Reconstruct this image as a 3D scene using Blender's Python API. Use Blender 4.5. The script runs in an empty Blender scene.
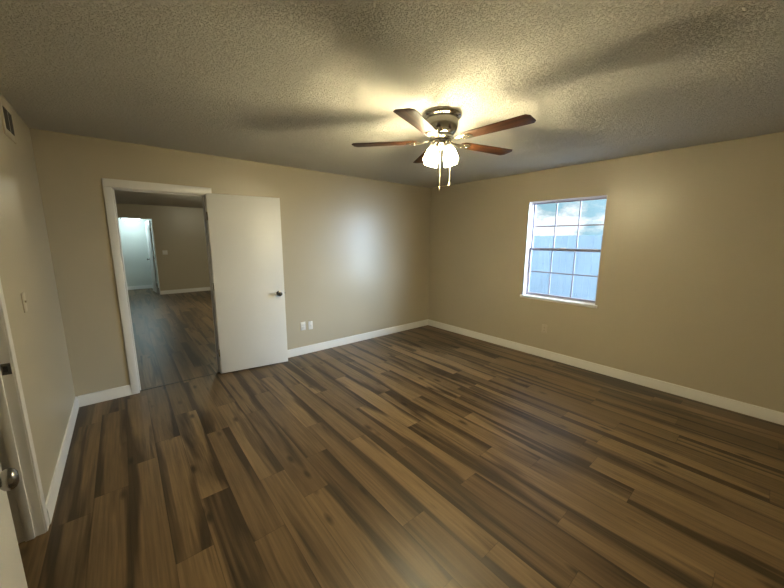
import bpy, bmesh, math, random
from mathutils import Vector, Matrix

PI = math.pi
C = bpy.context.scene.collection
sc = bpy.context.scene

# ------------------------------------------------------------------ camera
cam_d = bpy.data.cameras.new('camera')
cam = bpy.data.objects.new('camera', cam_d)
C.objects.link(cam)
cam_d.sensor_fit = 'HORIZONTAL'
cam_d.sensor_width = 36.0
cam_d.lens = 321.96 * 36.0 / 784.0
cam_d.clip_start = 0.02
CAM = Vector((-4.2344, -4.0324, 1.5627))
cr = Vector((0.76850583, -0.63982763, 0.00440341))
cu = Vector((0.10374439, 0.13139388, 0.98588678))
cf = Vector((0.63137619, 0.75720291, -0.16735549))
m = Matrix((cr, cu, -cf)).transposed().to_4x4()
m.translation = CAM
cam.matrix_world = m
sc.camera = cam

# ------------------------------------------------------------------ view
sc.view_settings.view_transform = 'Standard'
sc.view_settings.look = 'None'
sc.view_settings.gamma = 1.0
sc.view_settings.use_curve_mapping = False
sc.view_settings.exposure = 0.0

BULB = 350.0           # emission of the fan's lit glass shades
BULB_COL = (1.0, 0.865, 0.51)
HALL = 4.2             # hall dome lamp
HALL_COL = (0.72, 0.95, 1.0)
NEXT = 75.0            # unseen dome lamp added to light the next room
SKY = 1.0
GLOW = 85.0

# ------------------------------------------------------------------ sky: pale evening blue with white cloud
w = bpy.data.worlds.new('sky')
sc.world = w
w.use_nodes = True
nt = w.node_tree
nt.nodes.clear()
out = nt.nodes.new('ShaderNodeOutputWorld')
bg = nt.nodes.new('ShaderNodeBackground')
tc = nt.nodes.new('ShaderNodeTexCoord')
mp = nt.nodes.new('ShaderNodeMapping')
mp.inputs['Scale'].default_value = (5.0, 5.0, 11.0)
mp.inputs['Location'].default_value = (1.3, 0.4, 0.35)
nz = nt.nodes.new('ShaderNodeTexNoise')
nz.inputs['Scale'].default_value = 1.6
nz.inputs['Detail'].default_value = 6
nz.inputs['Roughness'].default_value = 0.6
rp = nt.nodes.new('ShaderNodeValToRGB')
rp.color_ramp.elements[0].position = 0.42
rp.color_ramp.elements[0].color = (0.42, 0.73, 0.86, 1)
rp.color_ramp.elements[1].position = 0.56
e_ = rp.color_ramp.elements.new(0.49)
e_.color = (0.80, 0.95, 1.00, 1)
rp.color_ramp.elements[2].color = (1.35, 1.45, 1.55, 1)
nt.links.new(tc.outputs['Generated'], mp.inputs['Vector'])
nt.links.new(mp.outputs['Vector'], nz.inputs['Vector'])
nt.links.new(nz.outputs['Fac'], rp.inputs['Fac'])
nt.links.new(rp.outputs['Color'], bg.inputs['Color'])
bg.inputs['Strength'].default_value = SKY
# low bright sky lobe added out of view to light back wall and door
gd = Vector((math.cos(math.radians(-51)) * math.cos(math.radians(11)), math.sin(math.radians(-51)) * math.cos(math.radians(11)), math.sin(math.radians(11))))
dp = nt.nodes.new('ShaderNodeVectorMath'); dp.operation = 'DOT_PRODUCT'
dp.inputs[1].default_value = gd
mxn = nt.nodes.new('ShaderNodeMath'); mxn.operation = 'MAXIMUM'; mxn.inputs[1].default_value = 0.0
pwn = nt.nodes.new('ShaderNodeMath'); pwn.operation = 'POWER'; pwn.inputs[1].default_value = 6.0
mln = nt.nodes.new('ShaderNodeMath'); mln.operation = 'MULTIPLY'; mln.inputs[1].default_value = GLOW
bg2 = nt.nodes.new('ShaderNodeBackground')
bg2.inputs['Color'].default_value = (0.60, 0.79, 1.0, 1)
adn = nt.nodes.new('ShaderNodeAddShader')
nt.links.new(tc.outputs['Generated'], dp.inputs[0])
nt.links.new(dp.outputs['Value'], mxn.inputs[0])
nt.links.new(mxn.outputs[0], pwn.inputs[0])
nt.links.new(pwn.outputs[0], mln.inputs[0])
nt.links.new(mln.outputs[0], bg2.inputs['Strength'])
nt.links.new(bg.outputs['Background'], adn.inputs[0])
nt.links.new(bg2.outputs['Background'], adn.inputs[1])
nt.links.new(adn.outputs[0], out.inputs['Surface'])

# portal that only guides sky samples to the window
pd = bpy.data.lights.new('window_portal', 'AREA')
pd.shape = 'RECTANGLE'
pd.size = 0.90
pd.size_y = 1.25
pd.cycles.is_portal = True
po = bpy.data.objects.new('window_portal', pd)
po.location = (0.16, -2.25, 1.4375)
po.rotation_euler = Vector((-1, 0, 0)).to_track_quat('-Z', 'Y').to_euler()
C.objects.link(po)

# ------------------------------------------------------------------ materials
def new_mat(name):
    mt = bpy.data.materials.new(name)
    mt.use_nodes = True
    n = mt.node_tree
    return mt, n, n.nodes['Principled BSDF']

def N(n, kind, **kw):
    nd = n.nodes.new(kind)
    for k, v in kw.items():
        setattr(nd, k, v)
    return nd

def simple(name, col, rough=0.5, metal=0.0, bump=None, var=0.0, vscale=8.0, spec=0.5):
    mt, n, b = new_mat(name)
    b.inputs['Roughness'].default_value = rough
    b.inputs['Metallic'].default_value = metal
    b.inputs['Specular IOR Level'].default_value = spec
    g = N(n, 'ShaderNodeNewGeometry')
    t = N(n, 'ShaderNodeTexNoise')
    t.inputs['Scale'].default_value = vscale
    t.inputs['Detail'].default_value = 4
    n.links.new(g.outputs['Position'], t.inputs['Vector'])
    mx = N(n, 'ShaderNodeMix', data_type='RGBA')
    mx.inputs['A'].default_value = tuple(c * (1 - var) for c in col) + (1,)
    mx.inputs['B'].default_value = tuple(min(1, c * (1 + var)) for c in col) + (1,)
    n.links.new(t.outputs['Fac'], mx.inputs['Factor'])
    n.links.new(mx.outputs['Result'], b.inputs['Base Color'])
    if bump:
        sca, st, dist = bump
        t2 = N(n, 'ShaderNodeTexNoise')
        t2.inputs['Scale'].default_value = sca
        t2.inputs['Detail'].default_value = 3
        n.links.new(g.outputs['Position'], t2.inputs['Vector'])
        bp = N(n, 'ShaderNodeBump')
        bp.inputs['Strength'].default_value = st
        bp.inputs['Distance'].default_value = dist
        n.links.new(t2.outputs['Fac'], bp.inputs['Height'])
        n.links.new(bp.outputs['Normal'], b.inputs['Normal'])
    return mt

M_WALL = simple('tan_wall_paint', (0.462, 0.408, 0.311), 0.34, spec=0.45, bump=(55, 0.05, 0.003), var=0.03, vscale=2.5)
M_WHITE = simple('white_semigloss_paint', (0.77, 0.75, 0.725), 0.35, var=0.02)
M_DOOR = simple('white_door_paint', (0.80, 0.785, 0.765), 0.38, bump=(30, 0.03, 0.003), var=0.015)
M_PLATE = simple('white_plastic', (0.72, 0.70, 0.67), 0.3, var=0.01)
M_PLATE_TAN = simple('painted_switch_plate', (0.51, 0.45, 0.355), 0.3, var=0.01)
M_SLOT = simple('dark_slot', (0.03, 0.028, 0.025), 0.6)
M_NICKEL = simple('brushed_nickel', (0.62, 0.585, 0.53), 0.20, metal=1.0, var=0.04, vscale=60)
M_CHAIN = simple('pale_brass_chain', (0.72, 0.64, 0.46), 0.3, metal=0.35)
M_KNOB = simple('satin_knob_metal', (0.30, 0.29, 0.28), 0.26, metal=1.0, var=0.04, vscale=60)
M_VENT = simple('vent_painted_metal', (0.50, 0.44, 0.34), 0.4, var=0.02)
M_DARK = simple('dark_duct', (0.012, 0.010, 0.008), 0.9)
M_VINYL = simple('white_window_vinyl', (0.66, 0.62, 0.66), 0.4, var=0.01)
M_SASH_BACKLIT = simple('backlit_sash_vinyl', (0.30, 0.275, 0.335), 0.45, var=0.01)  # white sash and grilles, their backlit shade put into a darker colour
M_THRESH = simple('dark_threshold_metal', (0.06, 0.05, 0.04), 0.4, metal=0.3)
M_FENCE = simple('weathered_fence_wood', (0.36, 0.47, 0.62), 0.8, bump=(20, 0.3, 0.01), var=0.22, vscale=1.6)
M_SOIL = simple('pale_ground', (0.5, 0.5, 0.5), 0.95, bump=(12, 0.4, 0.02), var=0.25, vscale=2)
M_CLOSET = simple('closet_paint', (0.47, 0.42, 0.33), 0.6, var=0.02)

# popcorn ceiling
def popcorn():
    mt, n, b = new_mat('popcorn_ceiling')
    b.inputs['Roughness'].default_value = 0.95
    b.inputs['Specular IOR Level'].default_value = 0.1
    g = N(n, 'ShaderNodeNewGeometry')
    v = N(n, 'ShaderNodeTexNoise')
    v.inputs['Scale'].default_value = 105
    v.inputs['Detail'].default_value = 5
    v.inputs['Roughness'].default_value = 0.7
    n.links.new(g.outputs['Position'], v.inputs['Vector'])
    r = N(n, 'ShaderNodeValToRGB')
    r.color_ramp.elements[0].position = 0.40
    r.color_ramp.elements[1].position = 0.52
    n.links.new(v.outputs['Fac'], r.inputs['Fac'])
    bp = N(n, 'ShaderNodeBump')
    bp.inputs['Strength'].default_value = 1.0
    bp.inputs['Distance'].default_value = 0.008
    n.links.new(r.outputs['Color'], bp.inputs['Height'])
    n.links.new(bp.outputs['Normal'], b.inputs['Normal'])
    b.inputs['Base Color'].default_value = (0.78, 0.755, 0.70, 1)
    return mt
M_CEIL = popcorn()

# multi-tone wood-look planks running along Y
def planks():
    PW, PL = 0.165, 1.22
    mt, n, b = new_mat('walnut_plank_floor')
    L = n.links.new
    def math_(op, a, bb=None, c=None):
        nd = N(n, 'ShaderNodeMath', operation=op)
        for i, x in enumerate((a, bb, c)):
            if x is None: continue
            if isinstance(x, (int, float)): nd.inputs[i].default_value = x
            else: L(x, nd.inputs[i])
        return nd.outputs[0]
    g = N(n, 'ShaderNodeNewGeometry')
    s = N(n, 'ShaderNodeSeparateXYZ')
    L(g.outputs['Position'], s.inputs[0])
    X, Y = s.outputs[0], s.outputs[1]
    u = math_('DIVIDE', math_('ADD', X, 20.03), PW)
    row = math_('FLOOR', u)
    fu = math_('FRACT', u)
    wn = N(n, 'ShaderNodeTexWhiteNoise', noise_dimensions='1D')
    L(row, wn.inputs['W'])
    v = math_('ADD', math_('DIVIDE', math_('ADD', Y, 30.0), PL), wn.outputs['Value'])
    col = math_('FLOOR', v)
    fv = math_('FRACT', v)
    cid = N(n, 'ShaderNodeCombineXYZ')
    L(row, cid.inputs[0]); L(col, cid.inputs[1])
    wn2 = N(n, 'ShaderNodeTexWhiteNoise', noise_dimensions='3D')
    L(cid.outputs[0], wn2.inputs['Vector'])
    rs = N(n, 'ShaderNodeSeparateColor')
    L(wn2.outputs['Color'], rs.inputs[0])
    R1, R2, R3 = rs.outputs[0], rs.outputs[1], rs.outputs[2]
    # grain coordinates: per-plank shift
    def coords(sx, sy, k):
        cx = N(n, 'ShaderNodeCombineXYZ')
        L(math_('ADD', math_('MULTIPLY', X, sx), math_('MULTIPLY', R1, 37.0 * k)), cx.inputs[0])
        L(math_('ADD', math_('MULTIPLY', Y, sy), math_('MULTIPLY', R2, 53.0 * k)), cx.inputs[1])
        L(math_('MULTIPLY', R3, 19.0 * k), cx.inputs[2])
        return cx.outputs[0]
    def noise(vec, det=3, rough=0.55, dist=0.0):
        t = N(n, 'ShaderNodeTexNoise')
        t.inputs['Scale'].default_value = 1.0
        t.inputs['Detail'].default_value = det
        t.inputs['Roughness'].default_value = rough
        t.inputs['Distortion'].default_value = dist
        L(vec, t.inputs['Vector'])
        return t.outputs['Fac']
    broad = noise(coords(9.0, 0.55, 1), 3, 0.5, 0.7)         # wide dark heartwood bands
    fine = noise(coords(75.0, 2.2, 2), 4, 0.6)           # fine grain
    mid = noise(coords(24.0, 2.0, 3), 3, 0.6, 0.4)
    # base tone per plank
    rb = N(n, 'ShaderNodeValToRGB')
    e = rb.color_ramp.elements
    e[0].position = 0.05; e[0].color = (0.094, 0.059, 0.030, 1)
    e[1].position = 0.95; e[1].color = (0.212, 0.141, 0.073, 1)
    x = e.new(0.5); x.color = (0.148, 0.096, 0.049, 1)
    tone = math_('ADD', math_('MULTIPLY', R3, 0.65), math_('MULTIPLY', mid, 0.35))
    L(tone, rb.inputs['Fac'])
    # dark heartwood: streaks plus a band that hugs one edge of some planks
    side = math_('GREATER_THAN', R1, 0.5)
    fe = math_('ABSOLUTE', math_('SUBTRACT', side, fu))            # 0 at the chosen edge
    edge = math_('POWER', math_('SUBTRACT', 1.0, fe), 4.5)
    some = math_('MULTIPLY', math_('GREATER_THAN', R2, 0.30), 0.24)
    bsum = math_('ADD', broad, math_('MULTIPLY', edge, some))
    dk = N(n, 'ShaderNodeValToRGB')
    dk.color_ramp.elements[0].position = 0.52
    dk.color_ramp.elements[0].color = (0, 0, 0, 1)
    dk.color_ramp.elements[1].position = 0.65
    dk.color_ramp.elements[1].color = (1, 1, 1, 1)
    L(bsum, dk.inputs['Fac'])
    mx = N(n, 'ShaderNodeMix', data_type='RGBA')
    L(math_('MULTIPLY', dk.outputs['Color'], 0.88), mx.inputs['Factor'])
    L(rb.outputs['Color'], mx.inputs['A'])
    mx.inputs['B'].default_value = (0.029, 0.018, 0.0095, 1)
    # fine grain multiply
    mg = N(n, 'ShaderNodeMapRange')
    mg.inputs['From Min'].default_value = 0.3; mg.inputs['From Max'].default_value = 0.7
    mg.inputs['To Min'].default_value = 0.74; mg.inputs['To Max'].default_value = 1.22
    L(fine, mg.inputs['Value'])
    mm = N(n, 'ShaderNodeMix', data_type='RGBA', blend_type='MULTIPLY')
    mm.inputs['Factor'].default_value = 1.0
    L(mx.outputs['Result'], mm.inputs['A'])
    L(mg.outputs['Result'], mm.inputs['B'])
    # knots: sparse dark ovals
    vo = N(n, 'ShaderNodeTexVoronoi')
    vo.inputs['Scale'].default_value = 1.0
    L(coords(7.0, 2.6, 4), vo.inputs['Vector'])
    kn = N(n, 'ShaderNodeMapRange')
    kn.inputs['From Min'].default_value = 0.06; kn.inputs['From Max'].default_value = 0.17
    kn.inputs['To Min'].default_value = 0.35; kn.inputs['To Max'].default_value = 1.0
    L(vo.outputs['Distance'], kn.inputs['Value'])
    mk = N(n, 'ShaderNodeMix', data_type='RGBA', blend_type='MULTIPLY')
    mk.inputs['Factor'].default_value = 1.0
    L(mm.outputs['Result'], mk.inputs['A']); L(kn.outputs['Result'], mk.inputs['B'])
    # seams
    eu = math_('MULTIPLY', math_('MINIMUM', fu, math_('SUBTRACT', 1.0, fu)), PW)
    ev = math_('MULTIPLY', math_('MINIMUM', fv, math_('SUBTRACT', 1.0, fv)), PL)
    ed = math_('MINIMUM', eu, ev)
    sm = N(n, 'ShaderNodeMapRange')
    sm.inputs['From Min'].default_value = 0.0006; sm.inputs['From Max'].default_value = 0.0022
    sm.inputs['To Min'].default_value = 0.6; sm.inputs['To Max'].default_value = 1.0
    L(ed, sm.inputs['Value'])
    ms = N(n, 'ShaderNodeMix', data_type='RGBA', blend_type='MULTIPLY')
    ms.inputs['Factor'].default_value = 1.0
    L(mk.outputs['Result'], ms.inputs['A']); L(sm.outputs['Result'], ms.inputs['B'])
    L(ms.outputs['Result'], b.inputs['Base Color'])
    b.inputs['Roughness'].default_value = 0.40
    b.inputs['Specular IOR Level'].default_value = 0.38
    bp = N(n, 'ShaderNodeBump')
    bp.inputs['Strength'].default_value = 0.12
    bp.inputs['Distance'].default_value = 0.002
    L(math_('ADD', fine, math_('MULTIPLY', sm.outputs['Result'], 1.2)), bp.inputs['Height'])
    L(bp.outputs['Normal'], b.inputs['Normal'])
    return mt
M_FLOOR = planks()

def blade_wood():
    mt, n, b = new_mat('walnut_blade')
    tcn = N(n, 'ShaderNodeTexCoord')
    mp_ = N(n, 'ShaderNodeMapping')
    mp_.inputs['Scale'].default_value = (3.0, 45.0, 20.0)
    t = N(n, 'ShaderNodeTexNoise')
    t.inputs['Scale'].default_value = 1.0
    t.inputs['Detail'].default_value = 4
    n.links.new(tcn.outputs['Object'], mp_.inputs['Vector'])
    n.links.new(mp_.outputs['Vector'], t.inputs['Vector'])
    r = N(n, 'ShaderNodeValToRGB')
    r.color_ramp.elements[0].position = 0.35
    r.color_ramp.elements[0].color = (0.026, 0.0095, 0.0035, 1)
    r.color_ramp.elements[1].position = 0.7
    r.color_ramp.elements[1].color = (0.070, 0.024, 0.0075, 1)
    n.links.new(t.outputs['Fac'], r.inputs['Fac'])
    n.links.new(r.outputs['Color'], b.inputs['Base Color'])
    b.inputs['Roughness'].default_value = 0.5
    b.inputs['Specular IOR Level'].default_value = 0.15
    return mt
M_BLADE = blade_wood()

def emit(name, col, st):
    mt, n, b = new_mat(name)
    b.inputs['Base Color'].default_value = (0.9, 0.88, 0.84, 1)
    b.inputs['Roughness'].default_value = 0.3
    b.inputs['Emission Color'].default_value = tuple(col) + (1,)
    b.inputs['Emission Strength'].default_value = st
    return mt
M_SHADE = emit('lit_frosted_glass', BULB_COL, BULB)
def lower_glow(mt, st):
    n = mt.node_tree
    g = N(n, 'ShaderNodeNewGeometry')
    sx = N(n, 'ShaderNodeSeparateXYZ')
    mr = N(n, 'ShaderNodeMapRange')
    mr.inputs['From Min'].default_value = 2.19; mr.inputs['From Max'].default_value = 2.10
    mr.inputs['To Min'].default_value = 0.06 * st; mr.inputs['To Max'].default_value = st * 1.25
    n.links.new(g.outputs['Position'], sx.inputs[0])
    n.links.new(sx.outputs[2], mr.inputs['Value'])
    n.links.new(mr.outputs['Result'], n.nodes['Principled BSDF'].inputs['Emission Strength'])
lower_glow(M_SHADE, BULB)          # the bulbs sit low in the bells
M_DOME = emit('lit_dome_glass', HALL_COL, HALL * 6)
M_DOME_ADDED = emit('added_dome_glass', (1.0, 0.95, 0.68), NEXT)

def glass():
    mt, n, b = new_mat('window_glass')
    n.nodes.remove(b)
    o = n.nodes['Material Output']
    tr = N(n, 'ShaderNodeBsdfTransparent')
    tr.inputs['Color'].default_value = (0.93, 0.95, 0.96, 1)
    gl = N(n, 'ShaderNodeBsdfGlossy')
    gl.inputs['Roughness'].default_value = 0.02
    lw = N(n, 'ShaderNodeLayerWeight')
    lw.inputs['Blend'].default_value = 0.5
    pw = N(n, 'ShaderNodeMath', operation='POWER')
    pw.inputs[1].default_value = 5.0
    n.links.new(lw.outputs['Facing'], pw.inputs[0])
    fr = N(n, 'ShaderNodeMath', operation='MULTIPLY_ADD')
    fr.inputs[1].default_value = 0.96
    fr.inputs[2].default_value = 0.04
    n.links.new(pw.outputs[0], fr.inputs[0])
    mx = N(n, 'ShaderNodeMixShader')
    n.links.new(fr.outputs[0], mx.inputs[0])
    n.links.new(tr.outputs[0], mx.inputs[1])
    n.links.new(gl.outputs[0], mx.inputs[2])
    n.links.new(mx.outputs[0], o.inputs['Surface'])
    return mt
M_GLASS = glass()

# ------------------------------------------------------------------ mesh helpers
def add_box(bm, x0, x1, y0, y1, z0, z1, bev=0.0, seg=2, mat=None):
    t = bmesh.new()
    bmesh.ops.create_cube(t, size=1.0)
    for v in t.verts:
        v.co = Vector(((x0 + x1) / 2 + v.co.x * (x1 - x0), (y0 + y1) / 2 + v.co.y * (y1 - y0), (z0 + z1) / 2 + v.co.z * (z1 - z0)))
    if bev:
        bmesh.ops.bevel(t, geom=list(t.edges), offset=bev, segments=seg, profile=0.5, affect='EDGES')
    merge(bm, t, mat)

def merge(bm, t, mat=None):
    mp_ = {}
    for v in t.verts:
        mp_[v] = bm.verts.new((mat @ v.co) if mat else v.co)
    for f in t.faces:
        try:
            nf = bm.faces.new([mp_[v] for v in f.verts])
            nf.smooth = f.smooth
        except ValueError:
            pass
    t.free()

def add_lathe(bm, prof, seg=32, mat=None):
    t = bmesh.new()
    rings = []
    for r, z in prof:
        if r < 1e-6:
            rings.append([t.verts.new((0, 0, z))])
        else:
            rings.append([t.verts.new((r * math.cos(2 * PI * k / seg), r * math.sin(2 * PI * k / seg), z)) for k in range(seg)])
    for a, b in zip(rings, rings[1:]):
        for k in range(seg):
            k2 = (k + 1) % seg
            if len(a) == 1 and len(b) == 1: continue
            if len(a) == 1: f = t.faces.new((a[0], b[k2], b[k]))
            elif len(b) == 1: f = t.faces.new((a[k], a[k2], b[0]))
            else: f = t.faces.new((a[k], a[k2], b[k2], b[k]))
            f.smooth = True
    bmesh.ops.recalc_face_normals(t, faces=t.faces)
    merge(bm, t, mat)

def add_tube(bm, pts, r, seg=10, cap=True):
    t = bmesh.new()
    rings = []
    pts = [Vector(p) for p in pts]
    for i, p in enumerate(pts):
        d = (pts[min(i + 1, len(pts) - 1)] - pts[max(i - 1, 0)]).normalized()
        a = d.orthogonal().normalized() if i == 0 else (a - d * a.dot(d)).normalized()
        b = d.cross(a)
        rings.append([t.verts.new(p + r * (a * math.cos(2 * PI * k / seg) + b * math.sin(2 * PI * k / seg))) for k in range(seg)])
    for A, B in zip(rings, rings[1:]):
        for k in range(seg):
            f = t.faces.new((A[k], A[(k + 1) % seg], B[(k + 1) % seg], B[k]))
            f.smooth = True
    if cap:
        t.faces.new(rings[0][::-1]); t.faces.new(rings[-1])
    bmesh.ops.recalc_face_normals(t, faces=t.faces)
    merge(bm, t)

def add_profile(bm, prof, origin, along, out_, length):
    """a moulding: (out, up) profile swept along a horizontal direction"""
    t = bmesh.new()
    o, al, ou = Vector(origin), Vector(along), Vector(out_)
    A = [t.verts.new(o + ou * p + Vector((0, 0, q))) for p, q in prof]
    B = [t.verts.new(o + al * length + ou * p + Vector((0, 0, q))) for p, q in prof]
    k = len(prof)
    for i in range(k):
        t.faces.new((A[i], A[(i + 1) % k], B[(i + 1) % k], B[i]))
    t.faces.new(A); t.faces.new(B[::-1])
    bmesh.ops.recalc_face_normals(t, faces=t.faces)
    merge(bm, t)

def obj(name, bm, mat, parent=None, loc=(0, 0, 0), rot=None):
    me = bpy.data.meshes.new(name)
    bm.to_mesh(me); bm.free()
    me.materials.append(mat)
    try:
        me.set_sharp_from_angle(angle=math.radians(38))
    except Exception:
        pass
    o = bpy.data.objects.new(name, me)
    C.objects.link(o)
    o.location = loc
    if rot: o.rotation_euler = rot
    if parent: o.parent = parent
    return o

def tag(o, label, cat, group=None, kind=None):
    o['label'] = label
    o['category'] = cat
    if group: o['group'] = group
    if kind: o['kind'] = kind
    return o

def empty(name, loc, rz=0.0):
    o = bpy.data.objects.new(name, None)
    o.empty_display_size = 0.1
    C.objects.link(o)
    o.location = loc
    o.rotation_euler = (0, 0, rz)
    return o

def struct(name, bm, mat, label, cat):
    return tag(obj(name, bm, mat), label, cat, kind='structure')

B = bmesh.new

# ------------------------------------------------------------------ room shell
W, H, YF, T = 4.7065, 2.44, -4.72, 0.14     # width, height, front wall, wall thickness
DX0, DX1, DZ = -4.240, -3.490, 2.020        # doorway in the back wall
LY0, LY1, LZ = -2.310, -1.700, 2.020        # doorway in the left wall
WY0, WY1, WZ0, WZ1 = -2.705, -1.800, 0.808, 2.062   # window opening
HY = 7.0                                     # far wall of the next room
FX0, FX1, FZ = -4.285, -3.530, 2.075         # doorway in that far wall
J = 0.018                                    # jamb thickness

bm = B(); add_box(bm, -6.1, 0.0, YF, 8.75, -0.06, 0.0)
struct('floor', bm, M_FLOOR, 'multi-tone brown wood-look plank floor running through both rooms', 'floor')
bm = B(); add_box(bm, -W, 0, YF, 0.0, H, H + 0.06)
struct('ceiling', bm, M_CEIL, 'popcorn-textured off-white ceiling above the fan', 'ceiling')

bm = B()
add_box(bm, -W - T, DX0 - J, 0, T, 0, H)
add_box(bm, DX1 + J, T, 0, T, 0, H)
add_box(bm, DX0 - J, DX1 + J, 0, T, DZ + J, H)
struct('wall_back', bm, M_WALL, 'tan wall with the doorway and the open white door', 'wall')
bm = B()
add_box(bm, -W - T, -W, YF, LY0 - J, 0, H)
add_box(bm, -W - T, -W, LY1 + J, 0, 0, H)
add_box(bm, -W - T, -W, LY0 - J, LY1 + J, LZ + J, H)
struct('wall_left', bm, M_WALL, 'tan wall at the left with air vent and white door frame', 'wall')
bm = B()
add_box(bm, 0, T, YF, WY0, 0, H)
add_box(bm, 0, T, WY1, 0, 0, H)
add_box(bm, 0, T, WY0, WY1, 0, WZ0)
add_box(bm, 0, T, WY0, WY1, WZ1, H)
struct('wall_right', bm, M_WALL, 'tan wall at the right with the only window', 'wall')
bm = B(); add_box(bm, -W - T, T, YF - T, YF, 0, H)
struct('wall_front', bm, M_WALL, 'tan wall behind the camera', 'wall')

# next room and the hall beyond it
bm = B(); add_box(bm, -6.1, 0.0, T, HY, H, H + 0.06)
struct('ceiling_adjoining', bm, M_CEIL, 'ceiling of the room seen through the doorway', 'ceiling')
bm = B()
add_box(bm, -6.1, FX0 - J, HY, HY + 0.12, 0, H)
add_box(bm, FX1 + J, 0.1, HY, HY + 0.12, 0, H)
add_box(bm, FX0 - J, FX1 + J, HY, HY + 0.12, FZ + J, H)
struct('wall_adjoining_far', bm, M_WALL, 'far tan wall of the next room with a lit doorway', 'wall')
bm = B(); add_box(bm, -6.2, -6.1, T, HY, 0, H)
struct('wall_adjoining_left', bm, M_WALL, 'left wall of the next room', 'wall')
bm = B(); add_box(bm, 0.0, 0.1, T, HY, 0, H)
struct('wall_adjoining_right', bm, M_WALL, 'right wall of the next room', 'wall')
bm = B(); add_box(bm, -6.1, -W - T, 0.04, T, 0, H)
struct('wall_adjoining_near', bm, M_WALL, 'near wall of the next room left of the doorway', 'wall')
HC = 2.22
M_HALL = simple('pale_hall_paint', (0.62, 0.64, 0.60), 0.5, var=0.02)
bm = B(); add_box(bm, -5.2, -2.9, 8.6, 8.7, 0, HC)
struct('wall_hall_far', bm, M_HALL, 'pale wall at the end of the lit hall', 'wall')
bm = B()
add_box(bm, -5.3, -5.2, HY + 0.12, 8.7, 0, HC)
struct('wall_hall_left', bm, M_HALL, 'left side wall of the lit hall', 'wall')
bm = B()
add_box(bm, -2.9, -2.8, HY + 0.12, 8.7, 0, HC)
struct('wall_hall_right', bm, M_HALL, 'right side wall of the lit hall', 'wall')
bm = B(); add_box(bm, -5.3, -2.8, HY + 0.12, 8.7, HC, HC + 0.06)
struct('ceiling_hall', bm, M_HALL, 'low ceiling of the lit hall', 'ceiling')
# closet behind the left doorway
bm = B()
add_box(bm, -5.65, -5.55, -2.7, -1.3, 0, H)
add_box(bm, -5.55, -W - T, -2.8, -2.7, 0, H)
add_box(bm, -5.55, -W - T, -1.3, -1.2, 0, H)
add_box(bm, -5.65, -W - T, -2.8, -1.2, H, H + 0.06)
struct('wall_closet', bm, M_CLOSET, 'closet walls behind the doorway at the left', 'wall')

# ------------------------------------------------------------------ baseboards
BP = [(0, 0), (0.014, 0), (0.014, 0.078), (0.011, 0.088), (0.012, 0.094), (0.008, 0.104), (0, 0.106)]
def baseboard(name, runs, label):
    bm = B()
    for o, al, ou, ln in runs:
        add_profile(bm, BP, o, al, ou, ln)
    return struct(name, bm, M_WHITE, label, 'baseboard')
baseboard('baseboard_left', [((-W, LY1 + 0.060, 0), (0, 1, 0), (1, 0, 0), -LY1 - 0.060)], 'white baseboard along the left wall beside the door frame')
baseboard('baseboard_back_left', [((-W + 0.014, 0, 0), (1, 0, 0), (0, -1, 0), W - 0.014 + DX0 - 0.066)], 'short white baseboard between left corner and doorway')
baseboard('baseboard_back', [((DX1 + 0.066, 0, 0), (1, 0, 0), (0, -1, 0), -DX1 - 0.066 - 0.014)], 'white baseboard along the back wall behind the open door')
baseboard('baseboard_right', [((0, YF, 0), (0, 1, 0), (-1, 0, 0), -YF)], 'long white baseboard under the window')
baseboard('baseboard_front', [((-W, YF, 0), (1, 0, 0), (0, 1, 0), W - 0.014)], 'white baseboard behind the camera')
baseboard('baseboard_front_left', [((-W, YF + 0.014, 0), (0, 1, 0), (1, 0, 0), LY0 - 0.066 - YF - 0.014)], 'white baseboard along the left wall behind the opened narrow door')
baseboard('baseboard_adjoining', [((FX1 + 0.01, HY, 0), (1, 0, 0), (0, -1, 0), -FX1 - 0.01), ((-6.1, HY, 0), (1, 0, 0), (0, -1, 0), 6.1 + FX0 - 0.07)], 'white baseboard along the far wall of the next room')
baseboard('baseboard_hall', [((-5.2, 8.6, 0), (1, 0, 0), (0, -1, 0), 2.3)], 'white baseboard at the end of the lit hall')

# ------------------------------------------------------------------ door frames
# doorway in the back wall: casing, jambs, stops
bm = B()
cw, ct = 0.062, 0.018
def casing_y(bm, x0, x1, zt, yf, ys):
    """flat casing with a rounded face on the plane y = yf, projecting towards ys"""
    a, b = sorted((yf, yf + ys * ct))
    add_box(bm, x0 - cw - 0.004, x0 - 0.004, a, b, 0, zt + 0.004, 0.004)
    add_box(bm, x1 + 0.004, x1 + cw + 0.004, a, b, 0, zt + 0.004, 0.004)
    add_box(bm, x0 - cw - 0.004, x1 + cw + 0.004, a, b, zt + 0.004, zt + 0.004 + cw + 0.012, 0.004)
casing_y(bm, DX0, DX1, DZ, 0, -1)
casing_y(bm, DX0, DX1, DZ, T, 1)
add_box(bm, DX0 - J, DX0, -0.002, T + 0.002, 0, DZ + J)
add_box(bm, DX1, DX1 + J, -0.002, T + 0.002, 0, DZ + J)
add_box(bm, DX0, DX1, -0.002, T + 0.002, DZ, DZ + J)
add_box(bm, DX0, DX0 + 0.011, 0.045, 0.08, 0, DZ, 0.002)
add_box(bm, DX1 - 0.011, DX1, 0.045, 0.08, 0, DZ, 0.002)
add_box(bm, DX0 + 0.011, DX1 - 0.011, 0.045, 0.08, DZ - 0.011, DZ, 0.002)
t1 = struct('trim_1', bm, M_WHITE, 'white frame around the doorway in the back wall', 'door frame')
# strike plate on that left jamb
bm = B(); add_box(bm, DX0, DX0 + 0.0015, 0.008, 0.036, 0.90, 0.957, 0.0005, 1)
obj('strike_plate', bm, M_KNOB, t1)

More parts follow.
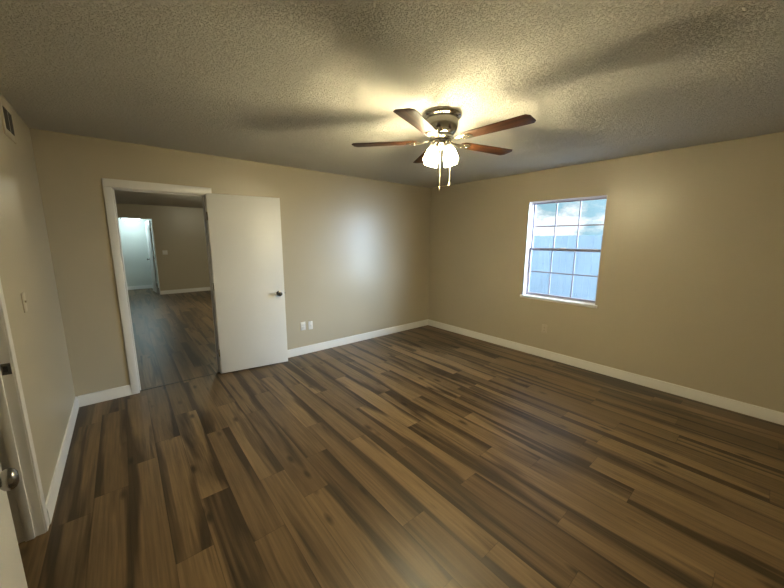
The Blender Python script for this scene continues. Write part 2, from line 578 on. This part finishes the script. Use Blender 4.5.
# doorway in the left wall
bm = B()
ct2 = 0.010
a, b = -W, -W + ct2
add_box(bm, a, b, LY1 + 0.004, LY1 + 0.060, 0, LZ + 0.004, 0.004)
add_box(bm, a, a + 0.009, LY0 - 0.066, LY0 - 0.004, 0, LZ + 0.004, 0.003)
add_box(bm, a, b, LY0 - 0.0, LY1 + 0.060, LZ + 0.004, LZ + 0.07, 0.004)
add_box(bm, -W - T - 0.002, -W + 0.002, LY1, LY1 + J, 0, LZ + J)
add_box(bm, -W - T - 0.002, -W + 0.002, LY0 - J, LY0, 0, LZ + J)
add_box(bm, -W - T - 0.002, -W + 0.002, LY0, LY1, LZ, LZ + J)
add_box(bm, -W - 0.072, -W - 0.036, LY1 - 0.011, LY1, 0, LZ, 0.002)
add_box(bm, -W - 0.072, -W - 0.036, LY0, LY0 + 0.011, 0, LZ, 0.002)
add_box(bm, -W - 0.072, -W - 0.036, LY0 + 0.011, LY1 - 0.011, LZ - 0.011, LZ, 0.002)
t2 = struct('trim_2', bm, M_WHITE, 'white frame with strike plate around the doorway in the left wall', 'door frame')
bm = B()
add_box(bm, -W - 0.034, -W - 0.002, LY1 - 0.0018, LY1, 0.905, 0.962, 0.0005, 1)
sp = obj('strike_plate', bm, M_KNOB, t2)
bm = B(); add_box(bm, -W - 0.028, -W - 0.012, LY1 - 0.0024, LY1 - 0.0017, 0.920, 0.946)
obj('latch_hole', bm, M_SLOT, sp)

# far doorway: thin frame
bm = B()
casing = 0.06
add_box(bm, FX0 - J, FX0, HY - 0.002, HY + 0.122, 0, FZ + J)
add_box(bm, FX1, FX1 + J, HY - 0.002, HY + 0.122, 0, FZ + J)
add_box(bm, FX0, FX1, HY - 0.002, HY + 0.122, FZ, FZ + J)
struct('trim_3', bm, M_WHITE, 'thin frame of the doorway to the lit hall', 'door frame')

# threshold line between the rooms
bm = B(); add_box(bm, DX0, DX1, 0.028, 0.046, 0.0, 0.003, 0.001, 1)
struct('trim_4', bm, M_THRESH, 'thin dark threshold strip under the doorway', 'threshold')

# ------------------------------------------------------------------ doors
def knob_bm(side, rose=0.032):
    """door knob sticking out along -Y (side -1) or +Y (side 1)"""
    bm = B()
    add_lathe(bm, [(0, 0), (rose, 0), (rose, 0.004), (rose * 0.85, 0.008), (0.013, 0.010), (0.0115, 0.028), (0.016, 0.033),
                   (0.0245, 0.039), (0.028, 0.047), (0.028, 0.054), (0.024, 0.061), (0.014, 0.066), (0, 0.067)], 28,
              Matrix.Rotation(PI / 2 * (1 if side < 0 else -1), 4, 'X'))
    return bm

def door_leaf(name, loc, rz, w_, h_, t_, label, knob_z, backset, hinges, both, s=1):
    """leaf: local x from hinge to free edge, front face on y = 0, thickness towards y = s * t_"""
    ya, yb = sorted((0, s * t_))
    yc = (ya + yb) / 2
    bm = B(); add_box(bm, 0, w_, ya, yb, 0.018, 0.018 + h_, 0.0025, 2)
    d = obj(name, bm, M_DOOR, None, loc, (0, 0, rz))
    tag(d, label, 'door', kind='structure')
    k = obj('door_knob', knob_bm(-s), M_KNOB, d, (w_ - backset, 0, knob_z))
    k['label'] = 'dark metal door knob'
    if both:
        obj('door_knob', knob_bm(s), M_KNOB, d, (w_ - backset, s * t_, knob_z))
    bm = B(); add_box(bm, w_ - 0.0005, w_ + 0.0012, yc - 0.012, yc + 0.012, knob_z - 0.028, knob_z + 0.028)
    add_box(bm, w_, w_ + 0.010, yc - 0.006, yc + 0.006, knob_z - 0.009, knob_z + 0.009, 0.002)
    obj('latch', bm, M_KNOB, d)
    for hz in hinges:
        bm = B()
        for i in range(5):
            z0 = hz - 0.045 + i * 0.018
            add_lathe(bm, [(0, z0), (0.0062, z0), (0.0062, z0 + 0.0172), (0, z0 + 0.0172)], 14, Matrix.Translation((-0.0065, s * (t_ - 0.006), 0)))
        add_box(bm, -0.002, 0.0, ya + 0.004, yb - 0.004, hz - 0.045, hz + 0.045)
        hg = obj('hinge', bm, M_NICKEL, d)
        hg['label'] = 'bright metal hinge'
    return d

rz1 = math.atan2(-0.112, 0.748)
door_leaf('door_1', (-3.489, -0.061, 0), rz1, 0.755, 2.018, 0.034,
          'plain white door standing wide open against the back wall', 0.905, 0.066, (0.26, 1.03, 1.80), False)
door_leaf('door_2', (-4.653, -2.318, 0), math.atan2(-0.987, 0.158), 0.60, 2.005, 0.030,
          'narrow white door with a silver knob, opened flat against the left wall', 0.940, 0.085, (0.25, 1.03, 1.80), False, -1)
door_leaf('door_3', (-3.545, HY + 0.155, 0), math.radians(94.5), 0.70, 2.02, 0.035,
          'white door opened into the lit hall beyond the next room', 0.955, 0.066, (0.26, 1.03, 1.80), True)

# ------------------------------------------------------------------ window
bm = B()
xo = 0.13
# painted reveal lining
add_box(bm, 0.0, xo, WY1 - 0.004, WY1 + 0.0, WZ0, WZ1)
add_box(bm, 0.0, xo, WY0, WY0 + 0.004, WZ0, WZ1)
add_box(bm, 0.0, xo, WY0, WY1, WZ1 - 0.004, WZ1)
# vinyl frame
fx0, fx1, fw = 0.078, 0.135, 0.014
add_box(bm, fx0, fx1, WY1 - fw, WY1 - 0.004, WZ0, WZ1 - 0.004, 0.002)
add_box(bm, fx0, fx1, WY0 + 0.004, WY0 + fw, WZ0, WZ1 - 0.004, 0.002)
add_box(bm, fx0, fx1, WY0 + fw, WY1 - fw, WZ1 - fw, WZ1 - 0.004, 0.002)
add_box(bm, fx0, fx1, WY0 + fw, WY1 - fw, WZ0, WZ0 + 0.014, 0.002)
win = struct('window_1', bm, M_VINYL, 'white double-hung window with grilles in the right wall', 'window')
def sash(name, z0, z1, x0, x1, RB, RT):
    y0, y1 = WY0 + fw, WY1 - fw
    st = 0.018
    bm = B()
    add_box(bm, x0, x1, y0, y0 + st, z0, z1, 0.002)
    add_box(bm, x0, x1, y1 - st, y1, z0, z1, 0.002)
    add_box(bm, x0, x1, y0 + st, y1 - st, z0, z0 + RB, 0.002)
    add_box(bm, x0, x1, y0 + st, y1 - st, z1 - RT, z1, 0.002)
    s = obj(name, bm, M_SASH_BACKLIT, win)
    gy0, gy1, gz0, gz1 = y0 + st, y1 - st, z0 + RB, z1 - RT
    xm = (x0 + x1) / 2
    bm = B(); add_box(bm, xm - 0.002, xm + 0.002, gy0, gy1, gz0, gz1)
    obj('glass', bm, M_GLASS, s)
    bm = B()
    for k in (1, 2):
        yy = gy0 + (gy1 - gy0) * k / 3
        add_box(bm, xm - 0.006, xm + 0.006, yy - 0.007, yy + 0.007, gz0, gz1, 0.001, 1)
    zz = (gz0 + gz1) / 2
    add_box(bm, xm - 0.0055, xm + 0.0055, gy0, gy1, zz - 0.007, zz + 0.007, 0.001, 1)
    obj('grille', bm, M_SASH_BACKLIT, s)
    return s
ZM = 1.440
sash('upper_sash', ZM - 0.018, WZ1 - fw, 0.108, 0.128, 0.03, 0.016)
ls = sash('lower_sash', WZ0 + 0.014, ZM + 0.018, 0.084, 0.106, 0.022, 0.03)
bm = B(); add_box(bm, 0.072, 0.086, (WY0 + WY1) / 2 - 0.03, (WY0 + WY1) / 2 + 0.03, ZM + 0.018, ZM + 0.026, 0.002)
obj('sash_lock', bm, M_VINYL, ls)
bm = B()
add_box(bm, 0.0, 0.084, WY0 + 0.004, WY1 - 0.004, WZ0 - 0.02, WZ0 + 0.001)
add_box(bm, -0.030, 0.0, WY0 - 0.026, WY1 + 0.026, WZ0 - 0.034, WZ0 + 0.001, 0.004)
obj('window_sill', bm, M_WHITE, win)

# ------------------------------------------------------------------ ceiling fan
FCX, FCY = -2.392, -2.367
fan = tag(empty('ceiling_fan', (FCX, FCY, H)), 'five-blade ceiling fan with lit glass shades and pull chains', 'ceiling fan')
bm = B()
add_lathe(bm, [(0, 0), (0.136, 0), (0.141, -0.006), (0.141, -0.018), (0.134, -0.028), (0.120, -0.034), (0.114, -0.037)], 48)
obj('canopy', bm, M_NICKEL, fan)
bm = B()
add_lathe(bm, [(0.112, -0.036), (0.116, -0.050), (0.117, -0.072), (0.113, -0.098), (0.102, -0.122), (0.086, -0.140), (0.074, -0.148), (0, -0.148)], 48)
obj('motor_housing', bm, M_NICKEL, fan)
bm = B()
add_lathe(bm, [(0, -0.1485), (0.070, -0.1485), (0.082, -0.153), (0.084, -0.166), (0.074, -0.174), (0, -0.174)], 40)
obj('flywheel', bm, M_NICKEL, fan)

def iron_mesh():
    bm = B()
    # plan outline (r, half width) of a curved bracket; rises from the flywheel to the blade
    st = [(0.066, 0.017, -0.172), (0.100, 0.013, -0.180), (0.128, 0.014, -0.186), (0.155, 0.024, -0.189), (0.185, 0.036, -0.190), (0.215, 0.041, -0.190), (0.240, 0.034, -0.190), (0.252, 0.018, -0.190)]
    tops, bots = [], []
    for r_, hw, z in st:
        tl = math.sin(math.radians(PITCH)) * min(1, max(0, (r_ - 0.10) / 0.07))
        tops.append([bm.verts.new((r_, s * hw, z + s * hw * tl)) for s in (-1, -0.4, 0.4, 1)])
        bots.append([bm.verts.new((r_, s * hw, z + s * hw * tl - (0.005 if abs(s) < 1 else 0.003))) for s in (-1, -0.4, 0.4, 1)])
    for i in range(len(st) - 1):
        for j in range(3):
            bm.faces.new((tops[i][j], tops[i + 1][j], tops[i + 1][j + 1], tops[i][j + 1])).smooth = True
            bm.faces.new((bots[i][j], bots[i][j + 1], bots[i + 1][j + 1], bots[i + 1][j])).smooth = True
        for j in (0, 3):
            bm.faces.new((tops[i][j], bots[i][j], bots[i + 1][j], tops[i + 1][j]))
    for i in (0, -1):
        for j in range(3):
            bm.faces.new((tops[i][j], tops[i][j + 1], bots[i][j + 1], bots[i][j]))
    bmesh.ops.recalc_face_normals(bm, faces=bm.faces)
    return bm
PITCH = -5.0
def blade_mesh():
    bm = B()
    r0, r1 = 0.170, 0.652
    top, bot = [], []
    NS = 26
    pts = []
    for i in range(NS + 1):
        r_ = r0 + (r1 - r0) * i / NS
        hw = 0.050 + 0.017 * (i / NS)
        # rounded ends
        for e0, R_ in ((r_ - r0, 0.030), (r1 - r_, 0.028)):
            if e0 < R_:
                hw -= R_ * (1 - math.sqrt(max(0.0, 1 - (1 - e0 / R_) ** 2))) * 0.9
        pts.append((r_, max(hw, 0.012)))
    tl = math.sin(math.radians(PITCH))
    for r_, hw in pts:
        top.append([bm.verts.new((r_, s * hw, -0.1835 + s * hw * tl)) for s in (-1, -0.9, 0.9, 1)])
        bot.append([bm.verts.new((r_, s * hw, -0.1895 + s * hw * tl + (0.0015 if abs(s) == 1 else 0))) for s in (-1, -0.9, 0.9, 1)])
    for i in range(NS):
        for j in range(3):
            bm.faces.new((top[i][j], top[i + 1][j], top[i + 1][j + 1], top[i][j + 1]))
            bm.faces.new((bot[i][j], bot[i][j + 1], bot[i + 1][j + 1], bot[i + 1][j]))
        for j in (0, 3):
            bm.faces.new((top[i][j], bot[i][j], bot[i + 1][j], top[i + 1][j]))
    for i in (0, -1):
        for j in range(3):
            bm.faces.new((top[i][j], top[i][j + 1], bot[i][j + 1], bot[i][j]))
    bmesh.ops.recalc_face_normals(bm, faces=bm.faces)
    for v in bm.verts: v.co.z += 0.0012
    return bm
iron0 = obj('blade_iron', iron_mesh(), M_NICKEL, fan)
blade0 = obj('blade', blade_mesh(), M_BLADE, fan)
screws0 = []
for (r_, y_) in ((0.195, -0.02), (0.195, 0.02), (0.228, 0.0)):
    bm = B()
    add_lathe(bm, [(0, -0.1985), (0.004, -0.1975), (0.0055, -0.194), (0.0055, -0.190)], 10, Matrix.Translation((r_, y_, -y_ * 0.09)))
    screws0.append(obj('screw', bm, M_NICKEL, iron0))
for k, a_ in enumerate((-85, -13, 59, 131, 203)):
    ir, bl = (iron0, blade0) if k == 0 else (iron0.copy(), blade0.copy())
    if k:
        C.objects.link(ir); C.objects.link(bl)
        ir.parent = fan; bl.parent = fan
        for s0 in screws0:
            s1 = s0.copy(); C.objects.link(s1); s1.parent = ir
    ir.rotation_euler = (0, 0, math.radians(a_))
    bl.rotation_euler = (0, 0, math.radians(a_))

# light kit
bm = B()
add_lathe(bm, [(0, -0.1745), (0.050, -0.1745), (0.056, -0.182), (0.056, -0.196), (0.048, -0.210), (0.030, -0.220), (0.012, -0.226), (0.010, -0.236), (0.006, -0.242), (0, -0.243)], 36)
obj('light_fitter', bm, M_NICKEL, fan)
TILT = math.radians(22)
for k, a_ in enumerate((177, 267, 357, 87)):
    rot = Matrix.Rotation(math.radians(a_), 4, 'Z') @ Matrix.Translation((0.055, 0, -0.203)) @ Matrix.Rotation(-TILT, 4, 'Y')
    bm = B()
    add_lathe(bm, [(0, 0.006), (0.016, 0.006), (0.024, 0.0), (0.030, -0.020), (0.034, -0.040), (0.032, -0.041), (0.020, -0.020)], 24, rot)
    obj('lamp_holder', bm, M_NICKEL, fan)
    bm = B()
    prof = [(0.021, -0.018), (0.027, -0.030), (0.034, -0.048), (0.042, -0.074), (0.045, -0.100), (0.046, -0.122), (0.049, -0.138), (0.047, -0.139),
            (0.044, -0.122), (0.043, -0.100), (0.040, -0.074), (0.032, -0.048), (0.025, -0.030), (0.019, -0.019)]
    add_lathe(bm, prof, 32, rot)
    s = obj('lamp_shade', bm, M_SHADE, fan)
    s['label'] = 'glowing frosted glass bell shade'
    bm = B()
    add_lathe(bm, [(0, -0.026), (0.012, -0.028), (0.016, -0.050), (0.026, -0.075), (0.028, -0.092), (0.020, -0.110), (0, -0.117)], 20, rot)
    obj('bulb', bm, M_SHADE, s)

def chain(px, py, z0, z1, fob):
    bm = B()
    n_ = int((z0 - z1) / 0.0052)
    add_tube(bm, [(px, py, z0), (px, py, z1)], 0.0010, 6)
    for i in range(n_):
        add_lathe(bm, [(0, 0.0020), (0.0016, 0.0011), (0.0016, -0.0011), (0, -0.0020)], 6, Matrix.Translation((px, py, z0 - 0.0052 * (i + 0.5))))
    c_ = obj('pull_chain', bm, M_CHAIN, fan)
    bm = B()
    add_lathe(bm, fob, 16, Matrix.Translation((px, py, z1)))
    obj('chain_fob', bm, M_CHAIN, c_)
chain(-0.040, -0.030, -0.200, -0.500, [(0, 0.0), (0.003, -0.002), (0.0055, -0.014), (0.003, -0.030), (0, -0.034)])
chain(0.042, -0.049, -0.205, -0.462, [(0, 0.0), (0.003, -0.002), (0.0085, -0.020), (0.0085, -0.026), (0.004, -0.030), (0, -0.031)])

# ------------------------------------------------------------------ wall plates
def outlet(name, loc, rz, label, wide=0.070, mat=M_PLATE, blank=False):
    """plate in local coordinates: x along wall, -y into the room"""
    bm = B(); add_box(bm, -wide / 2, wide / 2, -0.006, 0, -0.057, 0.057, 0.0028, 2)
    o = obj(name, bm, mat, None, loc, (0, 0, rz))
    tag(o, label, 'outlet')
    if not blank:
        for dz in (-0.0195, 0.0195):
            bm = B(); add_box(bm, -0.0165, 0.0165, -0.0085, -0.0055, dz - 0.014, dz + 0.014, 0.0022, 2)
            s = obj('socket', bm, mat, o)
            bm = B()
            add_box(bm, -0.0075, -0.0055, -0.0088, -0.0080, dz - 0.003, dz + 0.006)
            add_box(bm, 0.0055, 0.0075, -0.0088, -0.0080, dz - 0.003, dz + 0.006)
            add_box(bm, -0.002, 0.002, -0.0088, -0.0080, dz - 0.010, dz - 0.006)
            obj('slots', bm, M_SLOT, s)
    else:
        bm = B(); add_lathe(bm, [(0, 0), (0.008, 0), (0.008, 0.004), (0.0045, 0.005), (0.0045, 0.010), (0, 0.010)], 16, Matrix.Translation((0, -0.006, 0)) @ Matrix.Rotation(PI / 2, 4, 'X'))
        obj('cable_jack', bm, M_NICKEL, o)
    bm = B(); add_lathe(bm, [(0, 0.0015), (0.003, 0.0008), (0.0035, 0)], 10, Matrix.Translation((0, -0.006, 0.046 if blank else 0)) @ Matrix.Rotation(PI / 2, 4, 'X'))
    obj('screw', bm, M_NICKEL, o)
    return o
outlet('power_outlet', (-2.445, 0, 0.394), 0, 'white power outlet plate nearer the open door, left of the pair')
p = outlet('cable_outlet', (-2.338, 0, 0.387), 0, 'smaller white plate just right of the power outlet by the door', 0.066, blank=True)
outlet('power_outlet', (0, -2.140, 0.395), -PI / 2, 'lone tan outlet plate under the window on the right wall', mat=M_PLATE_TAN)

bm = B(); add_box(bm, -0.035, 0.035, -0.006, 0, -0.057, 0.057, 0.0028, 2)
ls_ = tag(obj('light_switch', bm, M_PLATE_TAN, None, (-W, -1.237, 1.19), (0, 0, PI / 2)), 'tan light switch plate on the left wall beside the door frame', 'switch')
bm = B(); add_box(bm, -0.005, 0.005, -0.014, -0.005, -0.002, 0.011, 0.002)
obj('toggle', bm, M_PLATE_TAN, ls_)
bm = B(); add_box(bm, -0.058, 0.058, -0.006, 0, -0.057, 0.057, 0.0028, 2)
ls2 = tag(obj('light_switch', bm, M_PLATE, None, (-3.307, HY, 1.172)), 'white double switch plate beside the lit doorway in the next room', 'switch')
for dx in (-0.023, 0.023):
    bm = B(); add_box(bm, dx - 0.005, dx + 0.005, -0.014, -0.005, -0.002, 0.011, 0.002)
    obj('toggle', bm, M_PLATE, ls2)

# ------------------------------------------------------------------ air vent on the left wall
vy0, vy1, vz0, vz1 = -0.945, -0.655, 2.180, 2.395
gy0, gy1, gz0, gz1 = -0.905, -0.695, 2.222, 2.352
bm = B()
x0, x1 = -W, -W + 0.009
add_box(bm, x0, x1, vy0, gy0, vz0, vz1, 0.002)
add_box(bm, x0, x1, gy1, vy1, vz0, vz1, 0.002)
add_box(bm, x0, x1, gy0, gy1, vz0, gz0, 0.002)
add_box(bm, x0, x1, gy0, gy1, gz1, vz1, 0.002)
vent = tag(obj('air_vent', bm, M_VENT), 'tan air vent with dark louvers high on the left wall', 'vent')
bm = B(); add_box(bm, -W, -W + 0.001, gy0, gy1, gz0, gz1)
d = obj('duct_opening', bm, M_DARK, vent); d['label'] = 'dark duct behind the louvers'
bm = B()
nL = 8
for i in range(nL):
    yy = gy0 + (gy1 - gy0) * (i + 0.5) / nL
    add_box(bm, -0.0006, 0.0006, -0.006, 0.006, gz0, gz1, mat=Matrix.Translation((-W + 0.006, yy, 0)) @ Matrix.Rotation(math.radians(-50), 4, 'Z'))
obj('louvers', bm, simple('dark_louver', (0.022, 0.018, 0.012), 0.6), vent)
bm = B(); add_box(bm, -W + 0.002, -W + 0.010, (gy0 + gy1) / 2 - 0.004, (gy0 + gy1) / 2 + 0.004, gz0, gz1)
obj('center_bar', bm, M_VENT, vent)

# ------------------------------------------------------------------ hall dome lamp
def dome_lamp(loc, mat, label):
    dl = tag(empty('dome_lamp', loc), label, 'lamp')
    bm = B(); add_lathe(bm, [(0, 0), (0.17, 0), (0.175, -0.02), (0.165, -0.035), (0, -0.035)], 32)
    obj('lamp_base', bm, M_PLATE, dl)
    bm = B(); add_lathe(bm, [(0.160, -0.036), (0.190, -0.060), (0.205, -0.095), (0.190, -0.130), (0.140, -0.160), (0.070, -0.175), (0, -0.178)], 32)
    obj('lamp_shade', bm, mat, dl)
dome_lamp((-3.93, 8.05, HC), M_DOME, 'bright white dome lamp in the hall beyond the next room')
dome_lamp((-2.25, 3.6, H), M_DOME_ADDED, 'unseen dome lamp added on the ceiling to light the next room')

# ------------------------------------------------------------------ outside the window
bm = B(); add_box(bm, T, 16, -14, 10, -0.40, -0.30)
struct('ground', bm, M_SOIL, 'pale ground outside the window', 'ground')
fz = 1.675
f = tag(empty('fence', (4.5, -2.0, -0.30)), 'pale blue-grey board fence across the yard outside the window', 'fence')
random.seed(4)
for i in range(64):
    y0 = -7.0 + i * 0.147
    dz = random.uniform(-0.008, 0.008)
    bm = B(); add_box(bm, -0.010 + random.uniform(-.003, .003), 0.010, y0 + 2.0, y0 + 2.0 + 0.1465, 0.03, fz + 0.30 + dz, 0.003, 1)
    obj('board', bm, M_FENCE, f)
for z in (0.35, 1.0, 1.65):
    bm = B(); add_box(bm, 0.010, 0.05, -5.0, 4.41, z, z + 0.09, 0.003, 1)
    obj('rail', bm, M_FENCE, f)
